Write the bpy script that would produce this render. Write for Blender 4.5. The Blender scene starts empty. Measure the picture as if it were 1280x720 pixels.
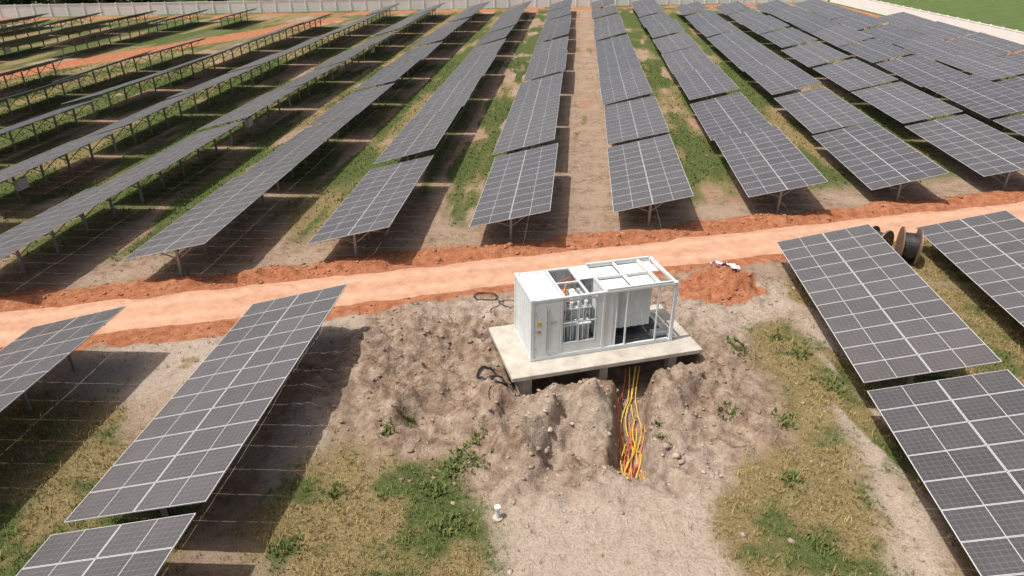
import bpy, math, random
import numpy as np
from mathutils import Vector, Matrix
random.seed(7); rng=np.random.default_rng(11)
scene=bpy.context.scene
scene.view_settings.view_transform='Standard'; scene.view_settings.look='None'; scene.view_settings.exposure=0

# ------------------------------------------------------------------ frame of the solar field
A=math.radians(5.08); CA,SA=math.cos(A),math.sin(A)
def pr2xy(p,r): return (p*CA+r*SA, -p*SA+r*CA)
def xy2pr(X,Y): return (X*CA-Y*SA, X*SA+Y*CA)
PITCH=8.25; RIGHT0=-1.14; TW=4.6; TILT=math.radians(15)
HALFW=TW*math.cos(TILT)/2; P0=RIGHT0-HALFW
NMOD=11; MW=1.135; MG=0.02; TL=NMOD*(MW+MG)-MG; TGAP=0.6

# ------------------------------------------------------------------ numpy noise
def _h(ix,iy,s):
    n=(ix.astype(np.int64)*374761393+iy.astype(np.int64)*668265263+s*974634777)&0xffffffff
    n=((n^(n>>13))*1274126177)&0xffffffff
    n=(n^(n>>16))&0xffffffff
    return n/4294967295.0
def vn(x,y,s=0):
    ix=np.floor(x);iy=np.floor(y);fx=x-ix;fy=y-iy
    fx=fx*fx*(3-2*fx);fy=fy*fy*(3-2*fy)
    a=_h(ix,iy,s);b=_h(ix+1,iy,s);c=_h(ix,iy+1,s);d=_h(ix+1,iy+1,s)
    return (a*(1-fx)+b*fx)*(1-fy)+(c*(1-fx)+d*fx)*fy
def fbm(x,y,s=0,o=4,g=0.5):
    t=0;a=1;n=0
    for i in range(o):
        t=t+a*vn(x*2**i+i*17.3,y*2**i-i*9.1,s+i);n+=a;a*=g
    return t/n
def ss(a,b,x):
    t=np.clip((x-a)/(b-a),0,1);return t*t*(3-2*t)
def blob(X,Y,x,y,rx,ry,rot=0,soft=.45):
    c,s_=math.cos(math.radians(rot)),math.sin(math.radians(rot))
    dx=X-x;dy=Y-y;u=(dx*c+dy*s_)/rx;v=(-dx*s_+dy*c)/ry
    return 1-ss(1-soft,1+soft,np.sqrt(u*u+v*v))
def gauss(X,Y,x,y,rx,ry,rot=0):
    c,s_=math.cos(math.radians(rot)),math.sin(math.radians(rot))
    dx=X-x;dy=Y-y;u=(dx*c+dy*s_)/rx;v=(-dx*s_+dy*c)/ry
    return np.exp(-(u*u+v*v))
def segd(X,Y,pts):
    d=np.full(np.shape(X),1e9)
    for (ax,ay),(bx,by) in zip(pts[:-1],pts[1:]):
        L=(bx-ax)**2+(by-ay)**2
        t=np.clip(((X-ax)*(bx-ax)+(Y-ay)*(by-ay))/L,0,1)
        d=np.minimum(d,np.hypot(X-ax-t*(bx-ax),Y-ay-t*(by-ay)))
    return d
def roadd(X,Y): return (Y-(32.65+.255*X))*.969
MAINTR=[(4.9,23.6),(4.6,21.6),(4.35,19.6),(4.1,18.0)]
def trackd(X,Y):  # secondary dirt track on the far left
    return segd(X,Y,[(-100,12),(-61.4,85),(-47,114),(-34,140)])

def disturbed(X,Y):
    m=blob(X,Y,-3.6,23.5,4.6,5.2,10)
    for b in [(1.5,19.5,4.0,3.2,0),(7.2,23,3.6,4.6,10),(10.8,30.6,2.6,1.8,10),(4,27.5,7,2.4,14),(0,17.8,2.2,1.8,0),(5.4,19,2.6,2.4,0)]:
        m=np.maximum(m,blob(X,Y,*b[:4],b[4],.6))
    n=fbm(X/1.7,Y/1.7,40)
    return np.clip(m*(.45+1.05*n),0,1)
def height(X,Y,macro=False):
    X=np.asarray(X,float);Y=np.asarray(Y,float)
    rd=roadd(X,Y)
    far=ss(60,140,np.hypot(X,Y-25))
    h=.10*(fbm(X/9,Y/9,3,3)-.5)*(1-far)
    h+=.09*(fbm(X/.9,Y/.9,5,4)-.5)*(1-far)
    dm=disturbed(X,Y)
    wx=X+.6*(fbm(X/.7,Y/.7,141,3)-.5);wy=Y+.6*(fbm(X/.7,Y/.7,151,3)-.5)
    n1=fbm(wx/1.5,wy/1.5,21,4);n2=fbm(wx/.42,wy/.42,22,3);rg=1-np.abs(2*fbm(wx/.9,wy/.9,27,4)-1)
    h+=dm*(1.2*(n1-.42)+.42*(n2-.5)+.6*(rg-.75))
    for (x,y,rx,ry,rot,a) in [(-3.2,22.0,1.1,.8,30,.75),(-2.6,25.3,1.5,.7,10,.65),(-5.2,23.6,1.0,.8,0,.6),(-4.6,20.9,1.5,.5,15,.55),
        (-.6,21.2,.9,.8,0,.75),(0.0,18.9,1.0,.9,20,.85),(1.45,20.5,.7,1.0,-8,.9),(2.95,20.7,.7,1.0,5,.95),(7.0,22.4,1.4,.7,25,.8),
        (5.9,20.9,.6,1.0,0,.5),(8.6,24.8,1.2,.7,0,.45),(5.6,18.7,.7,.45,0,.5),(-1.0,23.3,.7,1.4,0,.45),(8.3,27.3,1.6,.8,10,.4),
        (10.9,30.6,1.5,.8,10,.5),(-6.6,25.7,.9,.6,0,.4),(-3,28.3,2.5,.5,12,.25)]:
        h+=a*gauss(wx,wy,x,y,rx,ry,rot)*(.55+.9*n2)
    wob=.45*(fbm(X/.7,Y/.7,33,3)-.5)
    d=segd(X,Y,MAINTR)+wob
    h-=1.35*(1-ss(.36,.85,d))
    h=np.maximum(h,-1.3)
    for pts,dep,w in [([(1.95,20.4),(1.35,18.3)],.8,.16),([(2.25,19.7),(2.55,18.6)],.7,.16),([(-5.5,24.9),(-2.2,24.6)],.4,.22),([(-3.6,20.2),(-1.7,19.2)],.35,.2)]:
        d=segd(X,Y,pts)+wob*.6
        h-=dep*(1-ss(w,w+.35,d))
    # excavation below the slab
    c,s_=math.cos(math.radians(15)),math.sin(math.radians(15))
    lx=(X-.72)*c+(Y-22.64)*s_;ly=-(X-.72)*s_+(Y-22.64)*c
    inside=ss(-.9,-.3,lx)*(1-ss(6.4,7.2,lx))*ss(-1.0,-.5,ly)*(1-ss(2.4,3.2,ly))
    h=h*(1-inside)+inside*(-.8)
    slabz=ss(-1.5,-1.0,lx)*(1-ss(7.0,7.6,lx))*ss(-1.4,-.9,ly)*(1-ss(3.0,3.6,ly))
    h=np.where(slabz>0,np.minimum(h,.55+(1-slabz)*2),h)
    for pts in ([(16,29),(13,22),(11.6,14),(11,8)],[(17.7,28.6),(14.8,21.6),(13.3,13.8),(12.7,8)]):
        h-=.07*(1-ss(.15,.45,segd(X,Y,pts)+wob*.3))
    # road corridor
    clod=(fbm(X/1.5,Y/1.5,61,3)); w2=1.2*(fbm(X/3,Y/3,64,2)-.5)
    up=ss(1.7,2.5,rd)*(1-ss(2.6,4.0,rd+w2)); lo=ss(-3.0,-2.3,rd)*(1-ss(-2.1,-1.7,rd))
    h=h*(1-(1-ss(1.5,2.0,np.abs(rd))))
    h+=up*(.08+.75*np.clip(clod-.36,0,1)+.22*(n2-.5))+lo*(.02+.45*np.clip(clod-.42,0,1)+.1*(n2-.5))
    return h
def masks(X,Y):
    p,r=xy2pr(X,Y);rd=roadd(X,Y)
    n=fbm(X/2.2,Y/2.2,70,4)
    ns=fbm(p/1.1,r/7.0,80,4);nl=fbm(X/11,Y/11,85,3);nm=fbm(X/4.5,Y/4.5,88,4)
    dm=disturbed(X,Y)
    south=1-ss(-2.5,-1.0,rd)
    # --- near side
    g=np.zeros_like(X)
    for b in [(-4.2,15.6,3.9,4.7,0),(-13.5,14.5,4,4,0),(9.2,17.5,2.6,6.8,-12),(10.8,23.5,2.2,4.2,-15),(21,27,3.5,5,0),(23,34,3,3,0),(15.3,30.2,2.2,1.6,0),(19,18,4,8,0),
              (-19,19,5,3,0),(13.2,19.5,.5,7,12),(17,13,4,4,0),(14.5,20,.6,6,12)]:
        g=np.maximum(g,blob(X,Y,*b[:4],b[4],.55))
    g=g*(.35+1.35*n)
    g=np.maximum(g,.75*blob(X,Y,-11,20,5,7,0,.6)*ss(.45,.62,n))
    g=np.maximum(g,.6*blob(X,Y,13,24,5,9,0,.6)*ss(.48,.64,n))
    g+=.55*ss(.6,.75,nl)*(1-dm)*ss(14,17,np.abs(X-1))
    g*=(1-dm)
    lush_s=.85*ss(.40,.72,.6*fbm(X/1.3,Y/1.3,90,3)+.4*nm)
    lush_s=np.maximum(lush_s,.9*blob(X,Y,-1.7,18.0,.9,2.0,0,.8)*ss(.3,.6,n))
    # --- far side: strips parallel to the rows
    ph=((p-RIGHT0)/PITCH)%1.0       # 0 = high edge, .46..1 under table
    k=np.floor((p-RIGHT0)/PITCH)
    strip=ss(.02,.12,ph)*(1-ss(.44,.66,ph))
    aw=.80+.25*_h(k,k*0+3,5)+.20*ss(5,-60,p)
    aw=np.where(k==0,.20,aw);aw=np.where(k==-1,.60,aw)
    v=.55*ns+.45*nm+ (aw-.8)*.40 + .10*(strip-.4)
    gn=ss(.33,.56,v)*(.62+.38*strip)
    gn*=ss(3.2,9,rd)*(.65+.35*ss(3,18,rd))
    lush_n=ss(.32,.62,ns*.45+nl*.3+nm*.25)
    lush_n=np.where(k==0,lush_n*.4,lush_n)
    g=g*south+gn*(1-south)
    lush=lush_s*south+lush_n*(1-south)
    # red earth
    red=np.maximum(ss(1.2,1.9,rd)*(1-ss(2.7,4.3,rd+1.9*(n-.5))),ss(-3.2,-2.0,rd+1.4*(n-.5)+ .5*ss(0,-14,X)-.2)*(1-ss(-1.8,-1.2,rd)))
    red=np.maximum(red,1.1*blob(X,Y,10.6,30.6,2.2,1.6,10,.35)*ss(.3,.5,n))
    red=np.maximum(red,.36*(1-south)*ss(.5,.75,fbm(p/1.6,r/9,180,3)))
    red=np.maximum(red,(1-ss(2.0,3.2,trackd(X,Y)+2*(n-.5))))
    red=np.maximum(red,ss(67.5,69,X+1.5*(n-.5))*(1-ss(72.5,73.5,X))*ss(30,50,Y)*(1-ss(165,180,Y)))
    fw=(161+.18*X)-Y
    red=np.maximum(red,.6*ss(9,6,fw)*ss(1.5,2.5,fw)*ss(74,72,X))
    g=g*(1-np.clip(red*1.3-.3,0,1))
    pale=np.zeros_like(X)
    for b in [(3.0,14.5,4.6,3.2,0),(12.3,19.5,1.5,9,-10),(9.3,27.5,2.6,2.2,0),(2.2,20.2,2.2,1.8,0),(6.0,18.5,1.6,2.6,0),(-8.5,26.5,2,3,0),(-14,24,5,2.5,10),(12,29.5,4,1.6,14),(-.2,28.6,5,1.0,14),(-7.5,18.5,1.0,4,5)]:
        pale=np.maximum(pale,blob(X,Y,*b[:4],b[4],.6))
    pale*=south*(.35+1.2*n)
    out=np.maximum(ss(74,75.5,X),ss(-1.0,.6,-fw))
    g=np.maximum(g,out);lush=np.maximum(lush,out)
    return np.clip(g,0,1),np.clip(red,0,1),np.clip(pale,0,1),np.clip(lush,0,1),out,dm

# ------------------------------------------------------------------ shader helpers
class NT:
    def __init__(s,name):
        s.m=bpy.data.materials.new(name);s.m.use_nodes=True;s.t=s.m.node_tree;s.n=s.t.nodes;s.l=s.t.links
        s.b=s.n['Principled BSDF']
    def node(s,t,**kw):
        n=s.n.new(t)
        for k,v in kw.items(): setattr(n,k,v)
        return n
    def put(s,sock,v):
        if isinstance(v,bpy.types.NodeSocket): s.l.new(v,sock)
        elif isinstance(v,(tuple,list)) and len(v)==3 and sock.type=='RGBA': sock.default_value=(*v,1)
        else: sock.default_value=v
    def M(s,op,a,b=0.0,c=None,clamp=False):
        n=s.node('ShaderNodeMath',operation=op);n.use_clamp=clamp
        s.put(n.inputs[0],a);s.put(n.inputs[1],b)
        if c is not None:s.put(n.inputs[2],c)
        return n.outputs[0]
    def mix(s,f,a,b,mode='MIX'):
        n=s.node('ShaderNodeMix',data_type='RGBA',blend_type=mode)
        s.put(n.inputs[0],f);s.put(n.inputs[6],a);s.put(n.inputs[7],b);return n.outputs[2]
    def noise(s,scale,detail=6,rough=.6,vec=None,out=0,dist=0):
        n=s.node('ShaderNodeTexNoise');n.inputs['Scale'].default_value=scale;n.inputs['Detail'].default_value=detail
        n.inputs['Roughness'].default_value=rough;n.inputs['Distortion'].default_value=dist
        if vec is not None:s.l.new(vec,n.inputs['Vector'])
        return n.outputs[out]
    def ramp(s,f,stops):
        n=s.node('ShaderNodeValToRGB');e=n.color_ramp.elements
        while len(e)<len(stops):e.new(.5)
        for i,(p,c) in enumerate(stops):
            e[i].position=p;e[i].color=(*c,1) if len(c)==3 else c
        s.put(n.inputs[0],f);return n.outputs[0]
    def mr(s,f,a,b,c=0,d=1):
        n=s.node('ShaderNodeMapRange');n.interpolation_type='SMOOTHSTEP'
        s.put(n.inputs[0],f)
        for i,v in enumerate((a,b,c,d)):s.put(n.inputs[i+1],v)
        return n.outputs[0]
    def attr(s,name,out='Fac'):
        n=s.node('ShaderNodeAttribute');n.attribute_name=name;return n.outputs[out]
    def bump(s,h,strength=.5,dist=.05,prev=None):
        n=s.node('ShaderNodeBump');n.inputs['Strength'].default_value=strength;n.inputs['Distance'].default_value=dist
        s.put(n.inputs['Height'],h)
        if prev is not None:s.l.new(prev,n.inputs['Normal'])
        return n.outputs[0]
    def obj(s):
        return s.node('ShaderNodeTexCoord').outputs['Object']
    def done(s,col=None,rough=None,normal=None,metal=None,spec=None):
        if col is not None:s.put(s.b.inputs['Base Color'],col)
        if rough is not None:s.put(s.b.inputs['Roughness'],rough)
        if metal is not None:s.put(s.b.inputs['Metallic'],metal)
        if spec is not None:s.put(s.b.inputs['Specular IOR Level'],spec)
        if normal is not None:s.l.new(normal,s.b.inputs['Normal'])
        return s.m

def paint(name,col,rough=.5,dirt=.25,dirtcol=(.33,.27,.2),scale=2.5,metal=0):
    t=NT(name);o=t.obj();n=t.noise(scale,6,.6,o);n2=t.noise(scale*9,3,.6,o)
    f=t.M('MULTIPLY',t.mr(n,.42,.75),dirt)
    c=t.mix(f,col,dirtcol);c=t.mix(t.M('MULTIPLY',n2,.25),c,tuple(x*.7 for x in col))
    return t.done(c,t.M('ADD',rough-.08,t.M('MULTIPLY',n2,.16)),metal=metal)

# ground material
t=NT('earth_and_grass');o=t.obj()
nA=t.noise(.45,4,.62,o);nB=t.noise(2.3,6,.68,o);nC=t.noise(11,4,.7,o);nD=t.noise(45,2,.7,o)
soil=t.ramp(nB,[(.30,(.175,.112,.072)),(.48,(.30,.208,.144)),(.66,(.42,.322,.24))])
soil=t.mix(t.mr(nA,.4,.65),soil,t.ramp(nC,[(.3,(.29,.20,.14)),(.7,(.47,.37,.285))]))
palec=t.ramp(nC,[(.3,(.38,.303,.24)),(.55,(.515,.43,.355)),(.75,(.61,.53,.455))])
palec=t.mix(t.mr(nB,.5,.32,0,.5),palec,(.31,.235,.18))
redc=t.ramp(nB,[(.3,(.26,.085,.04)),(.5,(.41,.16,.078)),(.72,(.49,.25,.15))])
straw=t.ramp(nC,[(.3,(.125,.095,.040)),(.5,(.24,.185,.085)),(.72,(.36,.295,.16))])
green=t.ramp(nC,[(.3,(.040,.057,.016)),(.5,(.080,.110,.030)),(.75,(.15,.182,.060))])
def edge(mask,amt=.9,lo=.40,hi=.60):
    nn=t.M('ADD',t.M('MULTIPLY',nC,.55),t.M('MULTIPLY',nB,.45))
    v=t.M('ADD',mask,t.M('MULTIPLY',t.M('SUBTRACT',nn,.5),amt*1.6))
    return t.mr(v,lo,hi)
dug=t.ramp(nB,[(.30,(.14,.090,.062)),(.45,(.27,.193,.14)),(.56,(.37,.285,.222)),(.70,(.51,.425,.35))])
col=t.mix(t.M('MULTIPLY',edge(t.attr('pale'),.8,.2,.8),.85),soil,palec)
col=t.mix(t.M('MULTIPLY',t.mr(t.attr('dist'),.2,.75),t.M('SUBTRACT',.85,t.M('MULTIPLY',t.attr('pale'),.5))),col,dug)
col=t.mix(edge(t.attr('red'),.6,.25,.6),col,redc)
gf=edge(t.attr('grass'),1.0,.3,.72)
lf=edge(t.attr('lush'),.9,.25,.8)
gc=t.mix(lf,straw,green)
field=t.ramp(nA,[(.3,(.075,.12,.035)),(.7,(.13,.18,.06))])
col=t.mix(gf,col,gc)
col=t.mix(t.attr('out'),col,field)
col=t.mix(t.M('MULTIPLY',nD,.4),col,t.mix(.45,col,(0.02,.015,.01)))
ndark=t.mr(nD,.60,.70);col=t.mix(t.M('MULTIPLY',ndark,.25),col,(.60,.52,.44))
b1=t.bump(nB,.9,.22);b2=t.bump(nC,.9,.09,b1)
GROUND=t.done(col,.95,b2,spec=.15)

t=NT('laterite_road');o=t.obj();nA=t.noise(.35,5,.6,o);nB=t.noise(1.7,6,.65,o);nC=t.noise(14,5,.7,o)
c=t.ramp(nB,[(.3,(.35,.188,.118)),(.52,(.44,.252,.165)),(.72,(.51,.32,.222))])
c=t.mix(t.M('MULTIPLY',t.mr(nA,.45,.62),.5),c,(.47,.29,.195))
lane=t.attr('lane');c=t.mix(t.M('MULTIPLY',t.M('MULTIPLY',lane,nB),.8),c,(.54,.37,.275))
c=t.mix(t.M('MULTIPLY',t.mr(nC,.55,.75),.4),c,(.29,.14,.088))
ROAD=t.done(c,.95,t.bump(nC,.5,.03,t.bump(nB,.5,.1)),spec=.15)

# solar module
t=NT('solar_glass')
uv=t.node('ShaderNodeUVMap').outputs[0];sp=t.node('ShaderNodeSeparateXYZ');t.l.new(uv,sp.inputs[0])
U,V=sp.outputs[0],sp.outputs[1]
fu=t.M('FRACT',U);fv=t.M('FRACT',V)
def near0(f,period,w,total):
    a=t.M('FRACT',t.M('DIVIDE',f,period));b=t.M('MINIMUM',a,t.M('SUBTRACT',1.0,a))
    return t.M('LESS_THAN',t.M('MULTIPLY',b,period*total),w)
frame=t.M('MAXIMUM',near0(fu,1.0,.021,2.28),near0(fv,1.0,.016,1.135))
half=t.M('LESS_THAN',t.M('ABSOLUTE',t.M('SUBTRACT',fu,.5)),.0055)
cell=t.M('MAXIMUM',near0(fu,1/12,.004,2.28),near0(fv,1/6,.0045,1.135))
cx=t.node('ShaderNodeCombineXYZ');t.l.new(t.M('FLOOR',U),cx.inputs[0]);t.l.new(t.M('FLOOR',V),cx.inputs[1])
oi=t.node('ShaderNodeObjectInfo').outputs['Random'];t.l.new(t.M('MULTIPLY',oi,37.0),cx.inputs[2])
wn=t.node('ShaderNodeTexWhiteNoise');wn.noise_dimensions='3D';t.l.new(cx.outputs[0],wn.inputs[0])
dust=t.noise(1.2,4,.6,t.obj())
base=t.mix(wn.outputs[0],(.027,.026,.032),(.044,.042,.050))
base=t.mix(t.M('ADD',.04,t.M('MULTIPLY',t.M('ADD',t.M('MULTIPLY',dust,.5),t.M('MULTIPLY',oi,.5)),.13)),base,(.47,.42,.36))
base=t.mix(t.M('MULTIPLY',cell,.42),base,(.31,.31,.33))
base=t.mix(t.M('MULTIPLY',half,.8),base,(.52,.52,.53))
base=t.mix(frame,base,(.58,.58,.585))
t.b.inputs['Sheen Weight'].default_value=.9;t.b.inputs['Sheen Roughness'].default_value=.30
t.b.inputs['Sheen Tint'].default_value=(1,.95,.88,1)
t.b.inputs['Coat Weight'].default_value=.3;t.b.inputs['Coat Roughness'].default_value=.12
SOLAR=t.done(base,t.mr(dust,.3,.7,.22,.36),metal=0,spec=.5)
ALU=paint('aluminium_frame',(.55,.56,.58),.4,.15,metal=.3)
BACK=paint('panel_backsheet',(.32,.33,.35),.6,.2)
GALV=paint('galvanised_steel',(.36,.37,.38),.5,.25,metal=.5)
WHITE=paint('container_white_paint',(.68,.735,.75),.42,.30,(.42,.38,.32),1.6)
CREAM=paint('roof_panel_white',(.68,.70,.67),.5,.4,(.45,.40,.32),1.3)
GREYB=paint('cabinet_grey',(.42,.45,.46),.45,.2)
DARK=paint('dark_grey_floor',(.045,.055,.06),.7,.3)
BLACK=paint('black_cable',(.015,.015,.016),.5,.2)
RED=paint('red_cable',(.48,.08,.05),.6,.5)
YEL=paint('yellow_cable',(.66,.44,.06),.6,.4)
ORG=paint('orange_red_part',(.58,.22,.08),.6,.3)
WPL=paint('white_plastic',(.72,.70,.66),.5,.3)
WOOD=paint('weathered_wood',(.17,.10,.06),.8,.4,(.08,.05,.03),3)
t=NT('concrete_slab');o=t.obj();n=t.noise(1.3,7,.7,o);n2=t.noise(22,4,.7,o)
c=t.ramp(n,[(.3,(.30,.27,.225)),(.5,(.44,.41,.355)),(.7,(.56,.53,.475))]);c=t.mix(t.M('MULTIPLY',n2,.3),c,(.28,.25,.21))
CONC=t.done(c,.88,t.bump(n2,.4,.02))
t=NT('boundary_wall_paint');o=t.obj();n=t.noise(.25,5,.6,o);n2=t.noise(2,4,.6,o)
c=t.mix(t.M('MULTIPLY',t.mr(n,.4,.7),.2),(.84,.84,.84),(.66,.64,.61));c=t.mix(t.M('MULTIPLY',n2,.1),c,(.5,.46,.4))
WALLM=t.done(c,.85)
t=NT('grass_blades');c=t.attr('col','Color');FOL=t.done(c,.75,spec=.2)
t=NT('tree_foliage');c=t.mix(t.noise(.6,3,.6,t.obj()),t.attr('col','Color'),(.02,.035,.01));TREE=t.done(c,.75,spec=.2)
t=NT('clod_earth');c=t.attr('col','Color');c=t.mix(t.M('MULTIPLY',t.noise(14,4,.6,t.obj()),.4),c,(.16,.11,.08));CLOD=t.done(c,.95,spec=.1)
t=NT('litter_cloth');n=t.noise(4.5,2,.5,t.obj());LIT=t.done(t.ramp(n,[(.42,(.66,.60,.74)),(.49,(.36,.22,.58)),(.55,(.70,.64,.76))]),.7)

# ------------------------------------------------------------------ mesh builder
class MB:
    def __init__(s): s.v=[];s.f=[];s.m=[];s.uv={};s.mats=[]
    def mi(s,mat):
        if mat not in s.mats:s.mats.append(mat)
        return s.mats.index(mat)
    def box(s,a,b,mat,M=None,topmat=None):
        x0,y0,z0=a;x1,y1,z1=b;i=len(s.v)
        vs=[(x0,y0,z0),(x1,y0,z0),(x1,y1,z0),(x0,y1,z0),(x0,y0,z1),(x1,y0,z1),(x1,y1,z1),(x0,y1,z1)]
        if M is not None: vs=[tuple(M@Vector(v)) for v in vs]
        s.v+=vs
        fs=[(0,3,2,1),(4,5,6,7),(0,1,5,4),(1,2,6,5),(2,3,7,6),(3,0,4,7)]
        k=s.mi(mat)
        for j,f in enumerate(fs):
            s.f.append(tuple(i+q for q in f));s.m.append(s.mi(topmat) if (j==1 and topmat) else k)
        return len(s.f)-5   # top face index
    def beam(s,p,q,w,h,mat):
        p=Vector(p);q=Vector(q);d=q-p;L=d.length
        R=d.to_track_quat('Z','Y').to_matrix().to_4x4();R.translation=p
        s.box((-w/2,-h/2,0),(w/2,h/2,L),mat,R)
    def tube(s,pts,r,mat,n=6,closed=False):
        pts=[Vector(p) for p in pts];N=len(pts);i=len(s.v);k=s.mi(mat)
        for a in range(N):
            d=(pts[(a+1)%N]-pts[a-1]) if closed else (pts[min(a+1,N-1)]-pts[max(a-1,0)])
            d.normalize();up=Vector((0,0,1)) if abs(d.z)<.95 else Vector((1,0,0))
            x=d.cross(up).normalized();y=x.cross(d)
            for j in range(n):
                t_=2*math.pi*j/n;s.v.append(tuple(pts[a]+x*math.cos(t_)*r+y*math.sin(t_)*r))
        for a in range(N if closed else N-1):
            b=(a+1)%N
            for j in range(n):
                s.f.append((i+a*n+j,i+a*n+(j+1)%n,i+b*n+(j+1)%n,i+b*n+j));s.m.append(k)
        if not closed:
            s.f.append(tuple(i+j for j in range(n))[::-1]);s.m.append(k)
            s.f.append(tuple(i+(N-1)*n+j for j in range(n)));s.m.append(k)
    def corr(s,o,ux,uz,L,H,mat,pitch=.28,depth=.036):
        o=Vector(o);ux=Vector(ux);uz=Vector(uz);un=ux.cross(uz);k=s.mi(mat)
        xs=[];n=max(1,round(L/pitch));p=L/n
        for a in range(n):
            xs+=[(a*p,0),(a*p+p*.36,0),(a*p+p*.5,depth),(a*p+p*.86,depth)]
        xs.append((L,0));i=len(s.v)
        for x,d in xs:
            s.v.append(tuple(o+ux*x+un*d));s.v.append(tuple(o+ux*x+un*d+uz*H))
        for a in range(len(xs)-1):
            s.f.append((i+2*a,i+2*a+2,i+2*a+3,i+2*a+1));s.m.append(k)
    def mesh(s,name,smooth=False):
        me=bpy.data.meshes.new(name);me.from_pydata(s.v,[],s.f)
        for m in s.mats:me.materials.append(m)
        me.polygons.foreach_set('material_index',s.m)
        if s.uv:
            uvl=me.uv_layers.new(name='UVMap')
            for fi,uvs in s.uv.items():
                for li,c in zip(me.polygons[fi].loop_indices,uvs):uvl.data[li].uv=c
        if smooth: me.polygons.foreach_set('use_smooth',[True]*len(me.polygons))
        me.update();return me
    def obj(s,name,parent=None,smooth=False,bevel=0):
        ob=bpy.data.objects.new(name,s.mesh(name,smooth));scene.collection.objects.link(ob)
        if parent:ob.parent=parent
        if bevel:
            b=ob.modifiers.new('Bevel','BEVEL');b.width=bevel;b.segments=2
        return ob

def npmesh(name,V,F,mat,cols=None,smooth=False,attrs=None):
    me=bpy.data.meshes.new(name);nv=len(V);nf=len(F);k=F.shape[1]
    me.vertices.add(nv);me.vertices.foreach_set('co',np.ascontiguousarray(V,dtype=np.float32).ravel())
    me.loops.add(nf*k);me.loops.foreach_set('vertex_index',np.ascontiguousarray(F,dtype=np.int32).ravel())
    me.polygons.add(nf);me.polygons.foreach_set('loop_start',np.arange(nf,dtype=np.int32)*k)
    me.polygons.foreach_set('loop_total',np.full(nf,k,dtype=np.int32))
    if smooth:me.polygons.foreach_set('use_smooth',np.ones(nf,dtype=bool))
    me.update(calc_edges=True)
    if cols is not None:
        a=me.color_attributes.new(name='col',type='FLOAT_COLOR',domain='POINT')
        c=np.ones((nv,4),np.float32);c[:,:3]=cols;a.data.foreach_set('color',c.ravel())
    for n,v in (attrs or {}).items():
        a=me.attributes.new(name=n,type='FLOAT',domain='POINT');a.data.foreach_set('value',np.ascontiguousarray(v,dtype=np.float32).ravel())
    me.materials.append(mat)
    ob=bpy.data.objects.new(name,me);scene.collection.objects.link(ob);return ob

# ------------------------------------------------------------------ ground sheet
def axis(a,b,fine,A_,B_,mid,far):
    xs=list(np.arange(a,b,fine))
    x=xs[-1];st=fine
    while x<B_: st=min(st*1.12,mid);x+=st;xs.append(x)
    while x<far: st*=1.25;x+=st;xs.append(x)
    lo=[];x=a;st=fine
    while x>A_: st=min(st*1.12,mid);x-=st;lo.append(x)
    while x>-far: st*=1.25;x-=st;lo.append(x)
    return np.array(lo[::-1]+xs)
xs=axis(-21,25,.12,-150,92,.6,4000);ys=axis(10.5,38,.12,8,185,.55,4000)
GX,GY=np.meshgrid(xs,ys);GZ=height(GX,GY)
g_,r_,p_,l_,o_,d_=masks(GX,GY)
nx,ny=len(xs),len(ys);idx=np.arange(nx*ny).reshape(ny,nx)
F=np.stack([idx[:-1,:-1],idx[:-1,1:],idx[1:,1:],idx[1:,:-1]],-1).reshape(-1,4)
npmesh('ground',np.stack([GX,GY,GZ],-1).reshape(-1,3),F,GROUND,smooth=True,attrs={'grass':g_,'red':r_,'pale':p_,'lush':l_,'out':o_,'dist':d_})
# road sheet
us=np.arange(-150,150,.3);ds=np.linspace(-1.9,1.9,21)
UU,DD=np.meshgrid(us,ds);cr,sr=math.cos(math.radians(14.3)),math.sin(math.radians(14.3))
RX=UU*cr-DD*sr;RY=32.65+UU*sr+DD*cr
edgew=1.66+.38*(fbm(UU/1.8,UU*0+np.sign(DD)*3,9,4)-.5)*2
prof=.055*(1-(np.abs(DD)/edgew)**4)+.025*(fbm(RX/.5,RY/.5,12,4)-.5)-.02*(np.exp(-((np.abs(DD)-.8)/.22)**2))
RZ=np.maximum(prof,-.06)
lane=np.exp(-((np.abs(DD)-.8)/.35)**2)
idx=np.arange(UU.size).reshape(UU.shape)
F=np.stack([idx[:-1,:-1],idx[:-1,1:],idx[1:,1:],idx[1:,:-1]],-1).reshape(-1,4)
npmesh('dirt_road',np.stack([RX,RY,RZ],-1).reshape(-1,3),F,ROAD,smooth=True,attrs={'lane':lane})

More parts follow.
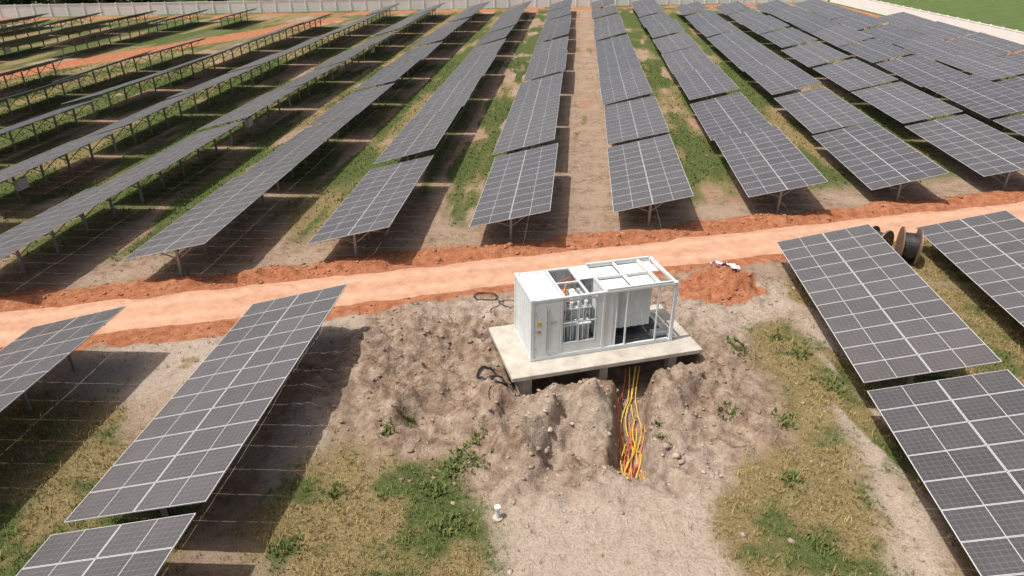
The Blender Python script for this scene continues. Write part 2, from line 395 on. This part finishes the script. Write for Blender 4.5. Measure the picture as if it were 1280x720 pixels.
# ------------------------------------------------------------------ solar tables
def table_mesh(name,box=False):
    b=MB();T=Matrix.Translation((0,0,1.9))@Matrix.Rotation(-TILT,4,'Y')   # +x side high
    for i in range(2):
        x0=-2.3+i*2.31;x1=x0+2.29
        for j in range(NMOD):
            y0=-TL/2+j*(MW+MG);y1=y0+MW
            fi=b.box((x0,y0,-.035),(x1,y1,0),ALU,T,topmat=SOLAR)
            b.uv[fi]=[(i,j),(i+.9999,j),(i+.9999,j+.9999),(i,j+.9999)]
            b.m[fi-1]=b.mi(BACK)
    for x in (-1.75,-.6,.6,1.75):
        b.box((x-.03,-TL/2+.05,-.105),(x+.03,TL/2-.05,-.037),GALV,T)
    ps=np.linspace(-TL/2+1.1,TL/2-1.1,5)
    for y in ps:
        b.box((-2.0,y-.03,-.19),(2.0,y+.03,-.107),GALV,T)
        b.box((-.07,y-.05,-.6),(.07,y+.05,1.68),GALV)
        for sx in (-1.35,1.35):
            zt=1.9+sx*math.tan(TILT)-.17
            b.beam((0.0,y+.06,.95),(sx*.98,y+.06,zt),.05,.05,GALV)
    if box:
        b.box((.35,ps[1]-.45,.75),(.62,ps[1]+.45,1.45),WPL);b.box((.075,ps[1]-.04,1.0),(.35,ps[1]+.04,1.08),GALV)
    return b.mesh(name)
mA=table_mesh('solar_panel_table');mB=table_mesh('solar_panel_table_with_inverter',True)
def add_table(p,r,jit=1.0,mesh=None):
    p+=random.uniform(-.14,.14)*jit
    X,Y=pr2xy(p,r)
    ob=bpy.data.objects.new('solar_panel_table',mesh or (mB if random.random()<.1 else mA))
    ob.location=(X,Y,random.uniform(-.16,.16)*jit)
    ob.rotation_euler=(math.radians(random.uniform(-.7,.7))*jit,math.radians(random.uniform(-1.6,1.6))*jit,-A+math.radians(random.uniform(-.5,.5))*jit)
    scene.collection.objects.link(ob)
cnt=0
for k in range(-24,12):
    p=P0+k*PITCH;r0=35.1+2.95*k
    r=r0+TL/2
    while r<185:
        X,Y=pr2xy(p,r)
        lim=154+.18*X
        if Y+TL/2<lim and X<66 and trackd(np.array([X]),np.array([Y]))[0]>6.0 and Y>0 :
            add_table(p,r);cnt+=1
        r+=TL+TGAP
for k in (-1,-2,-3,-4,2,3,4,5):
    p=P0+k*PITCH;r=25.8+2.9*(k+1)-TL/2
    if k==-1:r-=.1
    for i in range(3):
        add_table(p,r,.35,mA);cnt+=1
        r-=TL+.45
print('tables',cnt)

# ------------------------------------------------------------------ boundary wall
b=MB()
def wall(x0,y0,x1,y1):
    L=math.hypot(x1-x0,y1-y0);n=int(L/3);a=math.atan2(y1-y0,x1-x0)
    for i in range(n):
        M_=Matrix.Translation((x0+(x1-x0)*i/n,y0+(y1-y0)*i/n,0))@Matrix.Rotation(a,4,'Z');s_=L/n
        b.box((0,-.13,-.2),(.2,.13,2.35),WALLM,M_)
        for q in range(4): b.box((.2,-.04,.0+q*.53),(s_,.04,.515+q*.53),WALLM,M_)
        b.box((.2,-.08,2.125),(s_,.08,2.24),WALLM,M_)
wall(74,20,74.2,174);wall(73.6,174.2,-200,125)
b.obj('boundary_wall')

# ------------------------------------------------------------------ container station
Z0=.98
E=bpy.data.objects.new('transformer_container',None);scene.collection.objects.link(E)
E.location=(.72,22.64,Z0);E.rotation_euler=(0,0,math.radians(15))
L,W,H=6.06,2.44,2.72
b=MB();pw=.13
for x in (0,L-pw):
    for y in (0,W-pw): b.box((x,y,0),(x+pw,y+pw,H),WHITE)
    b.box((x+.01,pw,.01),(x+pw-.01,W-pw,.15),WHITE);b.box((x+.01,pw,H-.14),(x+pw-.01,W-pw,H-.012),WHITE)
for x in (0,L-.2):   # corner castings
    for y in (-.006,W-.162):
        for z in (-.005,H-.12): b.box((x-.006 if x==0 else x,y,z),(x+.18 if x==0 else x+.206,y+.168,z+.125),WHITE)
for y in (.008,W-.098):
    b.box((.18,y,.012),(L-.2,y+.09,.17),WHITE);b.box((.18,y,H-.12),(L-.2,y+.09,H-.014),WHITE)
for x,w in ((1.2,.06),(2.93,.1),(3.92,.06),(5.25,.06)):
    b.box((x,.012,.17),(x+w,.09,H-.12),WHITE);b.box((x,W-.09,.17),(x+w,W-.012,H-.12),WHITE)
b.obj('frame',E,bevel=.008)
b=MB()
b.corr((.04,W-pw,.15),(0,-1,0),(0,0,1),W-2*pw,H-.29,WHITE)      # left end
b.box((pw,.03,.17),(1.2,.06,H-.12),WHITE)                                 # front left solid doors
for x in (.16,.68): 
    b.box((x,.012,.24),(x+.49,.028,H-.2),WHITE)
    for z in (.5,1.3,2.1): b.box((x+.02,-.004,z),(x+.06,.012,z+.1),GREYB)
b.tube([(.62,0,.4),(.62,0,2.3)],.014,GREYB);b.tube([(.72,0,.4),(.72,0,2.3)],.014,GREYB)
b.box((.25,.004,1.58),(.42,.011,1.74),YEL);b.box((.82,.004,1.6),(1.02,.011,1.72),GREYB);b.box((.27,.004,1.25),(.40,.011,1.37),ORG)
b.corr((3.0,W-.05,.17),(-1,0,0),(0,0,1),2.85,H-.3,WHITE)    # back left
b.corr((5.25,W-.05,.17),(-1,0,0),(0,0,1),2.2,H-.3,WHITE)    # back bay
b.corr((2.985,.1,.17),(0,1,0),(0,0,1),W-.2,H-.3,WHITE)    # partition
b.box((2.68,.03,.17),(2.93,.055,H-.12),WHITE)
b.corr((3.04,.05,.17),(1,0,0),(0,0,1),.5,H-.3,WHITE,.25,-.03)
b.corr((3.62,.55,.62),(1,0,0),(0,0,1),1.6,H-.85,WHITE,.32,-.03)
b.obj('wall_panels',E)
b=MB()
b.box((.12,.1,.1),(2.98,W-.1,.16),DARK);b.box((3.0,.1,.1),(L-.14,W-.1,.15),DARK)
b.obj('floor',E)
b=MB()   # roof
b.corr((pw,.1,H-.06),(1,0,0),(0,1,0),1.15,W-.2,CREAM,.28,.025)
b.box((1.3,.1,H-.11),(1.38,W-.1,H-.03),WHITE)
b.box((2.28,.1,H-.11),(2.36,W-.1,H-.03),WHITE)
b.box((1.38,1.18,H-.10),(2.28,1.24,H-.035),WHITE)
b.box((2.36,1.3,H-.07),(2.96,W-.1,H-.04),CREAM)
for x in (2.97,4.2,5.3): b.box((x,.1,H-.11),(x+.08,W-.1,H+.02),WHITE)
for y in (.02,W-.1): b.box((3.05,y,H),(L-.2,y+.07,H+.075),WHITE)
b.box((3.055,1.19,H-.1),(5.3,1.26,H+.012),WHITE)
for (x0,x1) in ((3.08,4.17),(4.31,5.27)):
    for (y0,y1) in ((.13,1.17),(1.28,2.3)):
        b.box((x0,y0,H-.17),(x1,y1,H-.13),CREAM)
b.box((5.4,1.4,H-.17),(5.88,2.3,H-.13),CREAM)
b.obj('roof',E,bevel=.005)
b=MB()   # switchgear seen through the opening
b.box((1.35,.75,.17),(1.85,1.9,1.9),GREYB);b.box((1.88,.85,.17),(2.6,1.9,1.7),WHITE)
b.box((1.4,.35,1.15),(2.6,.72,1.22),WHITE);b.box((1.3,.3,.17),(1.36,.36,2.5),WHITE)
for x in (1.45,1.66,1.87,2.08,2.29,2.5): b.tube([(x,.45,.2),(x,.45,1.1)],.05,WHITE,8)
for x in (1.5,1.8,2.1,2.4):
    b.tube([(x,.6,1.24),(x,.6,1.55),(x+.1,.6,1.8),(x+.1,.9,2.2)],.035,GREYB,8)
    b.tube([(x,.5,1.9),(x,.5,2.15)],.07,CREAM,10)
b.box((1.36,.4,1.85),(2.62,.6,1.9),GREYB)
for q in range(3): b.box((1.5+q*.42,.8,1.95),(1.8+q*.42,1.5,2.2),[ORG,CREAM,GREYB][q])
b.tube([(1.5,.7,2.4),(1.9,1.5,2.45),(2.5,1.7,2.3)],.04,ORG,8)
b.tube([(1.45,1.6,2.45),(2.2,1.9,2.5),(2.8,2.0,2.3)],.03,RED,8)
b.tube([(2.45,.4,2.5),(2.7,.9,2.55),(2.8,1.2,2.4)],.03,BLACK,8)
for x in (1.26,1.93,2.62): b.box((x,.02,.6),(x+.045,.06,2.5),WHITE)
for z in (.17,.6,1.5,2.48): b.box((1.262,.024,z),(2.68,.056,z+.05),WHITE)
for q in range(5): b.box((1.37+q*.25,.026,.65),(1.385+q*.25,.04,2.48),WHITE)
b.box((1.262,.03,.225),(2.678,.05,.598),WHITE)
b.obj('switchgear',E)
b=MB()
b.box((3.9,1.1,.15),(5.1,1.9,.6),DARK);b.box((5.3,.25,.15),(5.9,.55,.35),GREYB)
for q in range(6): b.tube([(4.1+q*.12,.7,.16),(4.1+q*.12,.8,.5),(4.1+q*.1,1.4,.65)],.03,BLACK,6)
b.box((5.0,2.1,.2),(5.22,2.3,1.8),GREYB)
b.obj('bay_equipment',E)
# slab
S=bpy.data.objects.new('concrete_plinth',None);scene.collection.objects.link(S);S.location=(.72,22.64,Z0);S.rotation_euler=(0,0,math.radians(15))
b=MB();b.box((-.98,-.9,-.19),(7.0,3.0,-.008),CONC);b.obj('slab',S,bevel=.02)
b=MB()
for x in (-.45,2.7,5.7):
    for y in (-.6,2.4): b.box((x,y,-1.9),(x+.35,y+.35,-.195),CONC)
b.box((2.8,-.2,-1.9),(3.0,2.3,-.2),CONC)
b.box((-.35,-.2,-1.9),(-.15,2.3,-.2),CONC)
b.obj('pillars',S,bevel=.015)

def hz(x,y): return float(height(np.array([x]),np.array([y]))[0])
# ------------------------------------------------------------------ cables
b=MB()
for i in range(18):
    m=[YEL,ORG,YEL,RED,YEL,ORG][i%6];ox=(i-8.5)*.045
    pts=[];ph=random.uniform(0,6);spread=random.uniform(-1,1);yend=17.1+random.uniform(0,1.1)
    yst=random.uniform(20.2,21.6) if i%4 else 23.4
    for y in np.linspace(yst,yend,24):
        cxx=np.interp(y,[17.3,17.8,19.6,21.6,23.4],[4.0,4.1,4.35,4.6,4.9])
        x=cxx+ox+.13*math.sin(y*1.9+ph)+.3*spread*max(0,(19.5-y)/2.5)
        z=hz(x,y)+.04+.05*(i%3)+.05*math.sin(y*2.3+ph)
        if y>22.6: z=max(z,-1.0+(y-22.6)*1.6)
        pts.append((x,y,z))
    b.tube(pts,.026,m if i%5 else RED,5)
b.obj('buried_power_cables',smooth=True)
def coil(x,y,R,n,name='cable_coil',mat=BLACK):
    b=MB();pts=[]
    for i in range(n*20):
        a=i/20*2*math.pi;rr=R*(1+.10*math.sin(i*.37)+.06*math.sin(i*.11));X=x+rr*math.cos(a);Y=y+rr*math.sin(a)*.85
        pts.append((X,Y,hz(X,Y)+.04+.014*(i/20)))
    for i in range(14): pts.append((pts[-1][0]+.12*math.cos(i*.4),pts[-1][1]-.12,hz(pts[-1][0],pts[-1][1]-.12)+.03))
    b.tube(pts,.016,mat,5);b.obj(name,smooth=True)
coil(-.95,22.4,.4,5);coil(-1.3,29.6,.55,3);coil(-.2,28.8,.45,2);coil(-.5,21.9,.3,4)
# cable spools
def spool(x,y,R,w,ang):
    b=MB();M_=Matrix.Translation((x,y,hz(x,y)+R-.03))@Matrix.Rotation(ang,4,'Z')
    def ring(y0,y1,ro,ri,mat,n=28):
        i=len(b.v);k=b.mi(mat)
        for yy in (y0,y1):
            for rr in (ro,ri):
                for j in range(n):
                    t_=2*math.pi*j/n;b.v.append(tuple(M_@Vector((rr*math.cos(t_),yy,rr*math.sin(t_)))))
        for j in range(n):
            q=(j+1)%n
            for (c,d) in ((0,1),(1,3),(3,2),(2,0)): b.f.append((i+c*n+j,i+c*n+q,i+d*n+q,i+d*n+j));b.m.append(k)
    ring(-w/2-.07,-w/2,R,.09,WOOD);ring(w/2,w/2+.07,R,.09,WOOD)
    ring(-w/2,w/2,R*.45,.08,WOOD);ring(-w/2+.02,w/2-.02,R*.72,R*.46,BLACK)
    ring(-w/2-.09,-w/2-.071,R*.5,R*.44,GALV);ring(-w/2-.09,-w/2-.071,R*.99,R*.93,GALV)
    for q in range(8):
        t_=q*math.pi/4;b.tube([M_@Vector((R*.8*math.cos(t_),-w/2-.1,R*.8*math.sin(t_))),M_@Vector((R*.8*math.cos(t_),-w/2-.06,R*.8*math.sin(t_)))],.025,GALV)
    b.obj('cable_spool')
spool(21.2,33.8,.98,.75,math.radians(70));spool(19.9,34.5,.85,.7,math.radians(35))
b=MB();z=hz(-.44,15.5);b.tube([(-.44,15.5,z-.1),(-.44,15.5,z+.42)],.07,WPL,14);b.tube([(-.44,15.5,z+.42),(-.44,15.5,z+.5)],.1,WPL,14);b.tube([(-.44,15.5,z-.1),(-.44,15.5,z+.06)],.16,CONC,12);b.obj('marker_pipe')
n=26;u=np.linspace(-.65,.65,n);UX,UY=np.meshgrid(u,u*.62)
zz=.30*fbm(UX*3.6+5,UY*3.6,77,3)-.06*(np.hypot(UX,UY*1.6)/.62)**2;LX=11.0+UX+.35*(fbm(UX*3,UY*3,4)-.5);LY=32.0+UY+.4*(fbm(UX*3,UY*3,8)-.5)
idx=np.arange(n*n).reshape(n,n);F=np.stack([idx[:-1,:-1],idx[:-1,1:],idx[1:,1:],idx[1:,:-1]],-1).reshape(-1,4)
npmesh('discarded_sheet',np.stack([LX,LY,height(LX,LY)+.14+zz],-1).reshape(-1,3),F,LIT)

# ------------------------------------------------------------------ clods / stones (one object)
def scatter_clods(name,N,region,fn,smin,smax,pw_=3):
    x=rng.uniform(region[0],region[1],N);y=rng.uniform(region[2],region[3],N)
    keep=rng.random(N)<fn(x,y);x=x[keep];y=y[keep];n=len(x)
    g,r,p,l,o,d=masks(x,y)
    base=np.array([(0,0,1),(0,0,-1),(1,0,0),(-1,0,0),(0,1,0),(0,-1,0),(.6,.6,.6),(-.6,.6,.6),(.6,-.6,.6),(-.6,-.6,.6)],float)
    Fb=np.array([(0,6,7),(0,7,9),(0,9,8),(0,8,6),(2,4,6),(6,4,7),(7,4,3),(7,3,9),(9,3,5),(9,5,8),(8,5,2),(8,2,6),(1,4,2),(1,3,4),(1,5,3),(1,2,5)])
    s=smin+(smax-smin)*rng.random(n)**pw_
    V=base[None]*(1+.35*rng.uniform(-1,1,(n,10,1)))
    sc=rng.uniform(.6,1.3,(n,1,3));a=rng.uniform(0,6.28,n);V=V*sc*s[:,None,None]
    ca,sa=np.cos(a)[:,None],np.sin(a)[:,None]
    X=V[...,0]*ca-V[...,1]*sa+x[:,None];Y=V[...,0]*sa+V[...,1]*ca+y[:,None];Z=V[...,2]*.6+height(x,y)[:,None]-s[:,None]*.05
    V=np.stack([X,Y,Z],-1).reshape(-1,3);F=(Fb[None]+np.arange(n)[:,None,None]*10).reshape(-1,3)
    soil=np.array([.30,.22,.16]);pal=np.array([.44,.37,.305]);rd=np.array([.40,.165,.08])
    c=soil*(1-p[:,None])+pal*p[:,None];c=c*(1-r[:,None])+rd*r[:,None];c=c*rng.uniform(.75,1.15,(n,1))
    npmesh(name,V,F,CLOD,cols=np.repeat(c,10,0),smooth=False);print(name,n)
def f1(x,y):
    g,r,p,l,o,d=masks(x,y);ok=(np.abs(roadd(x,y))>1.7)
    return np.clip(.6*d+.3*r+.04*p+.015,0,1)*ok
scatter_clods('soil_clods',60000,(-22,26,10,42),f1,.012,.12,5)
def f2(x,y):
    rd=roadd(x,y);return ((rd>1.75)&(rd<3.7)).astype(float)*.9*ss(.4,.6,fbm(x/2,y/2,3,3))
scatter_clods('red_earth_clods',14000,(-30,45,24,46),f2,.02,.20,4)
def f3(x,y): return (gauss(x,y,5.6,18.5,.8,.45)+.35*gauss(x,y,1.8,19,.8,.8)>rng.random(len(x))).astype(float)
scatter_clods('pale_rocks',450,(0,8,17,21),f3,.04,.2,2)

# ------------------------------------------------------------------ grass
def tufts(name,N,region,fn,hmin,hmax,nb,w,mat=FOL,bright=1.0):
    x=rng.uniform(region[0],region[1],N);y=rng.uniform(region[2],region[3],N)
    pr,l=fn(x,y);keep=rng.random(N)<pr;x=x[keep];y=y[keep];l=l[keep];n=len(x)
    z=height(x,y);h=hmin+(hmax-hmin)*rng.random(n)**1.7
    X=np.repeat(x,nb);Y=np.repeat(y,nb);Z=np.repeat(z,nb);Hh=np.repeat(h,nb)*rng.uniform(.6,1.1,n*nb);m=n*nb
    a=rng.uniform(0,6.28,m);lean=rng.uniform(.15,.95,m)*Hh;rr=rng.uniform(0,.09,m)
    bx=X+rr*np.cos(a*3);by=Y+rr*np.sin(a*3);ww=w*rng.uniform(.6,1.3,m)
    px,py=-np.sin(a),np.cos(a)
    tx=bx+lean*np.cos(a);ty=by+lean*np.sin(a)
    mx=bx+.4*lean*np.cos(a);my=by+.4*lean*np.sin(a)
    V=np.stack([np.stack([bx-px*ww*.5,by-py*ww*.5,Z-.03],-1),np.stack([bx+px*ww*.5,by+py*ww*.5,Z-.03],-1),
                np.stack([mx+px*ww*.45,my+py*ww*.45,Z+Hh*.6],-1),np.stack([tx,ty,Z+Hh*.95],-1),np.stack([mx-px*ww*.45,my-py*ww*.45,Z+Hh*.6],-1)],1).reshape(-1,3)
    b0=np.arange(m)*5
    F=np.concatenate([np.stack([b0,b0+1,b0+2],-1),np.stack([b0,b0+2,b0+4],-1),np.stack([b0+4,b0+2,b0+3],-1)])
    lc=np.repeat(np.clip(l+rng.uniform(-.3,.3,n),0,1),nb)[:,None]
    st=np.array([.36,.275,.125]);gr=np.array([.115,.16,.045])
    c=(st*(1-lc)+gr*lc)*rng.uniform(.6,1.3,(m,1))*bright
    npmesh(name,V,F,mat,cols=np.repeat(c,5,0));print(name,n)
def fg(x,y):
    g,r,p,l,o,d=masks(x,y);nn=fbm(x/.35,y/.35,99,2)
    return np.clip(.02+ss(.25,.85,g+.7*(nn-.5)),0,1)*(1-.9*d)*(np.abs(roadd(x,y))>1.9)*.85,l
tufts('grass',80000,(-22,26,10.5,37),fg,.04,.26,4,.022)
def fa(x,y):
    g,r,p,l,o,d=masks(x,y);nn=fbm(x/.6,y/.6,99,2);return ss(.35,1.0,g+.7*(nn-.5))*(roadd(x,y)>2.5)*(o<.5)*.8,l
tufts('aisle_grass',80000,(-60,60,28,95),fa,.07,.26,3,.06)
def fw_(x,y):
    m=np.zeros_like(x)
    for (a,b_,r) in [(-1.7,17.9,.75),(-1.3,19.0,.4),(-4.6,19.5,.35),(-5.6,16.6,.4),(-3.9,20.3,.3),(9.1,14.5,.4),(5.2,19.9,.25),(5.3,19.3,.25),(8.0,20.6,.4),(12.5,22.5,.4),(9.6,24.6,.4),(11.8,26,.5),(-1.9,15.2,.5),(-2.6,16.8,.5),(12.2,24.6,.4),(10.1,20.4,.45),(9.1,17.2,.4),(-6.6,14.2,.4),(15.5,30,.5),(14.9,31,.4),(13.8,19.2,.4)]:
        dd=np.hypot(x-a,y-b_)/r*(1+1.2*(fbm(x*2.5,y*2.5,3,3)-.5));m=np.maximum(m,.7*(1-ss(.3,1.4,dd)))
    return m,np.full_like(x,.95)
tufts('weeds',60000,(-8,17,13,32),fw_,.05,.30,5,.045,bright=1.0)

# ------------------------------------------------------------------ distant trees beyond the wall (one mass)
def trees():
    V=[];C=[]
    cl=[]
    for i in range(60):
        x=rng.uniform(-210,-45);y=161+.18*x+rng.uniform(5,30);s=rng.uniform(1.5,3.2)
        for q in range(7):
            cl.append((x+rng.normal(0,s*.7),y+rng.normal(0,s*.5),s*.9+rng.uniform(-.2,1)*s,s*rng.uniform(.45,.8)))
    for i in range(26):
        x=rng.uniform(-45,70);y=161+.18*x+rng.uniform(8,25);s=rng.uniform(.5,1.1)
        for q in range(4): cl.append((x+rng.normal(0,s),y+rng.normal(0,s),s*.6,s*.7))
    for (x,y,z,s) in cl:
        n=150;d=rng.normal(0,1,(n,3));d/=np.linalg.norm(d,axis=1)[:,None];d*=rng.uniform(.55,1.1,(n,1))*s
        c=d+np.array([x,y,max(z,s*.6)]);
        a=rng.normal(0,1,(n,3));bb=rng.normal(0,1,(n,3));ls=.22*s/1.2+.12
        a=a/np.linalg.norm(a,axis=1)[:,None]*ls;bb=bb/np.linalg.norm(bb,axis=1)[:,None]*ls
        V.append(np.stack([c-a,c+bb,c+a,c-bb],1).reshape(-1,3))
        col=np.array([.065,.095,.04])*rng.uniform(.6,1.5,(n,1))*rng.uniform(.7,1.3);C.append(np.repeat(col,4,0))
    V=np.concatenate(V);C=np.concatenate(C);F=np.arange(len(V)).reshape(-1,4)
    npmesh('distant_trees',V,F,TREE,cols=C)
trees()

# ------------------------------------------------------------------ light, sky, camera
d=Vector((-.92,-.39,0)).normalized();el=math.radians(66)
d=Vector((d.x*math.cos(el),d.y*math.cos(el),math.sin(el)))
sl=bpy.data.lights.new('sun','SUN');sl.energy=4.4;sl.angle=math.radians(.5);sl.color=(1,.955,.885)
so=bpy.data.objects.new('sun',sl);scene.collection.objects.link(so);so.rotation_euler=d.to_track_quat('Z','Y').to_euler();so.location=(0,0,60)
w=bpy.data.worlds.new('World');scene.world=w;w.use_nodes=True;nt=w.node_tree
sk=nt.nodes.new('ShaderNodeTexSky');sk.sky_type='NISHITA';sk.sun_disc=False;sk.sun_elevation=el;sk.sun_rotation=math.atan2(d.x,d.y)%(2*math.pi)
sk.dust_density=8.0;sk.air_density=1.0;sk.ozone_density=.4
nt.links.new(sk.outputs[0],nt.nodes['Background'].inputs[0]);nt.nodes['Background'].inputs[1].default_value=.115
cam=bpy.data.cameras.new('camera');co=bpy.data.objects.new('camera',cam);scene.collection.objects.link(co)
cam.lens=24.33;cam.sensor_width=36;cam.clip_end=9000;cam.clip_start=.1
co.location=(0,0,16.2);co.rotation_euler=(math.radians(90-27.8),0,0);scene.camera=co
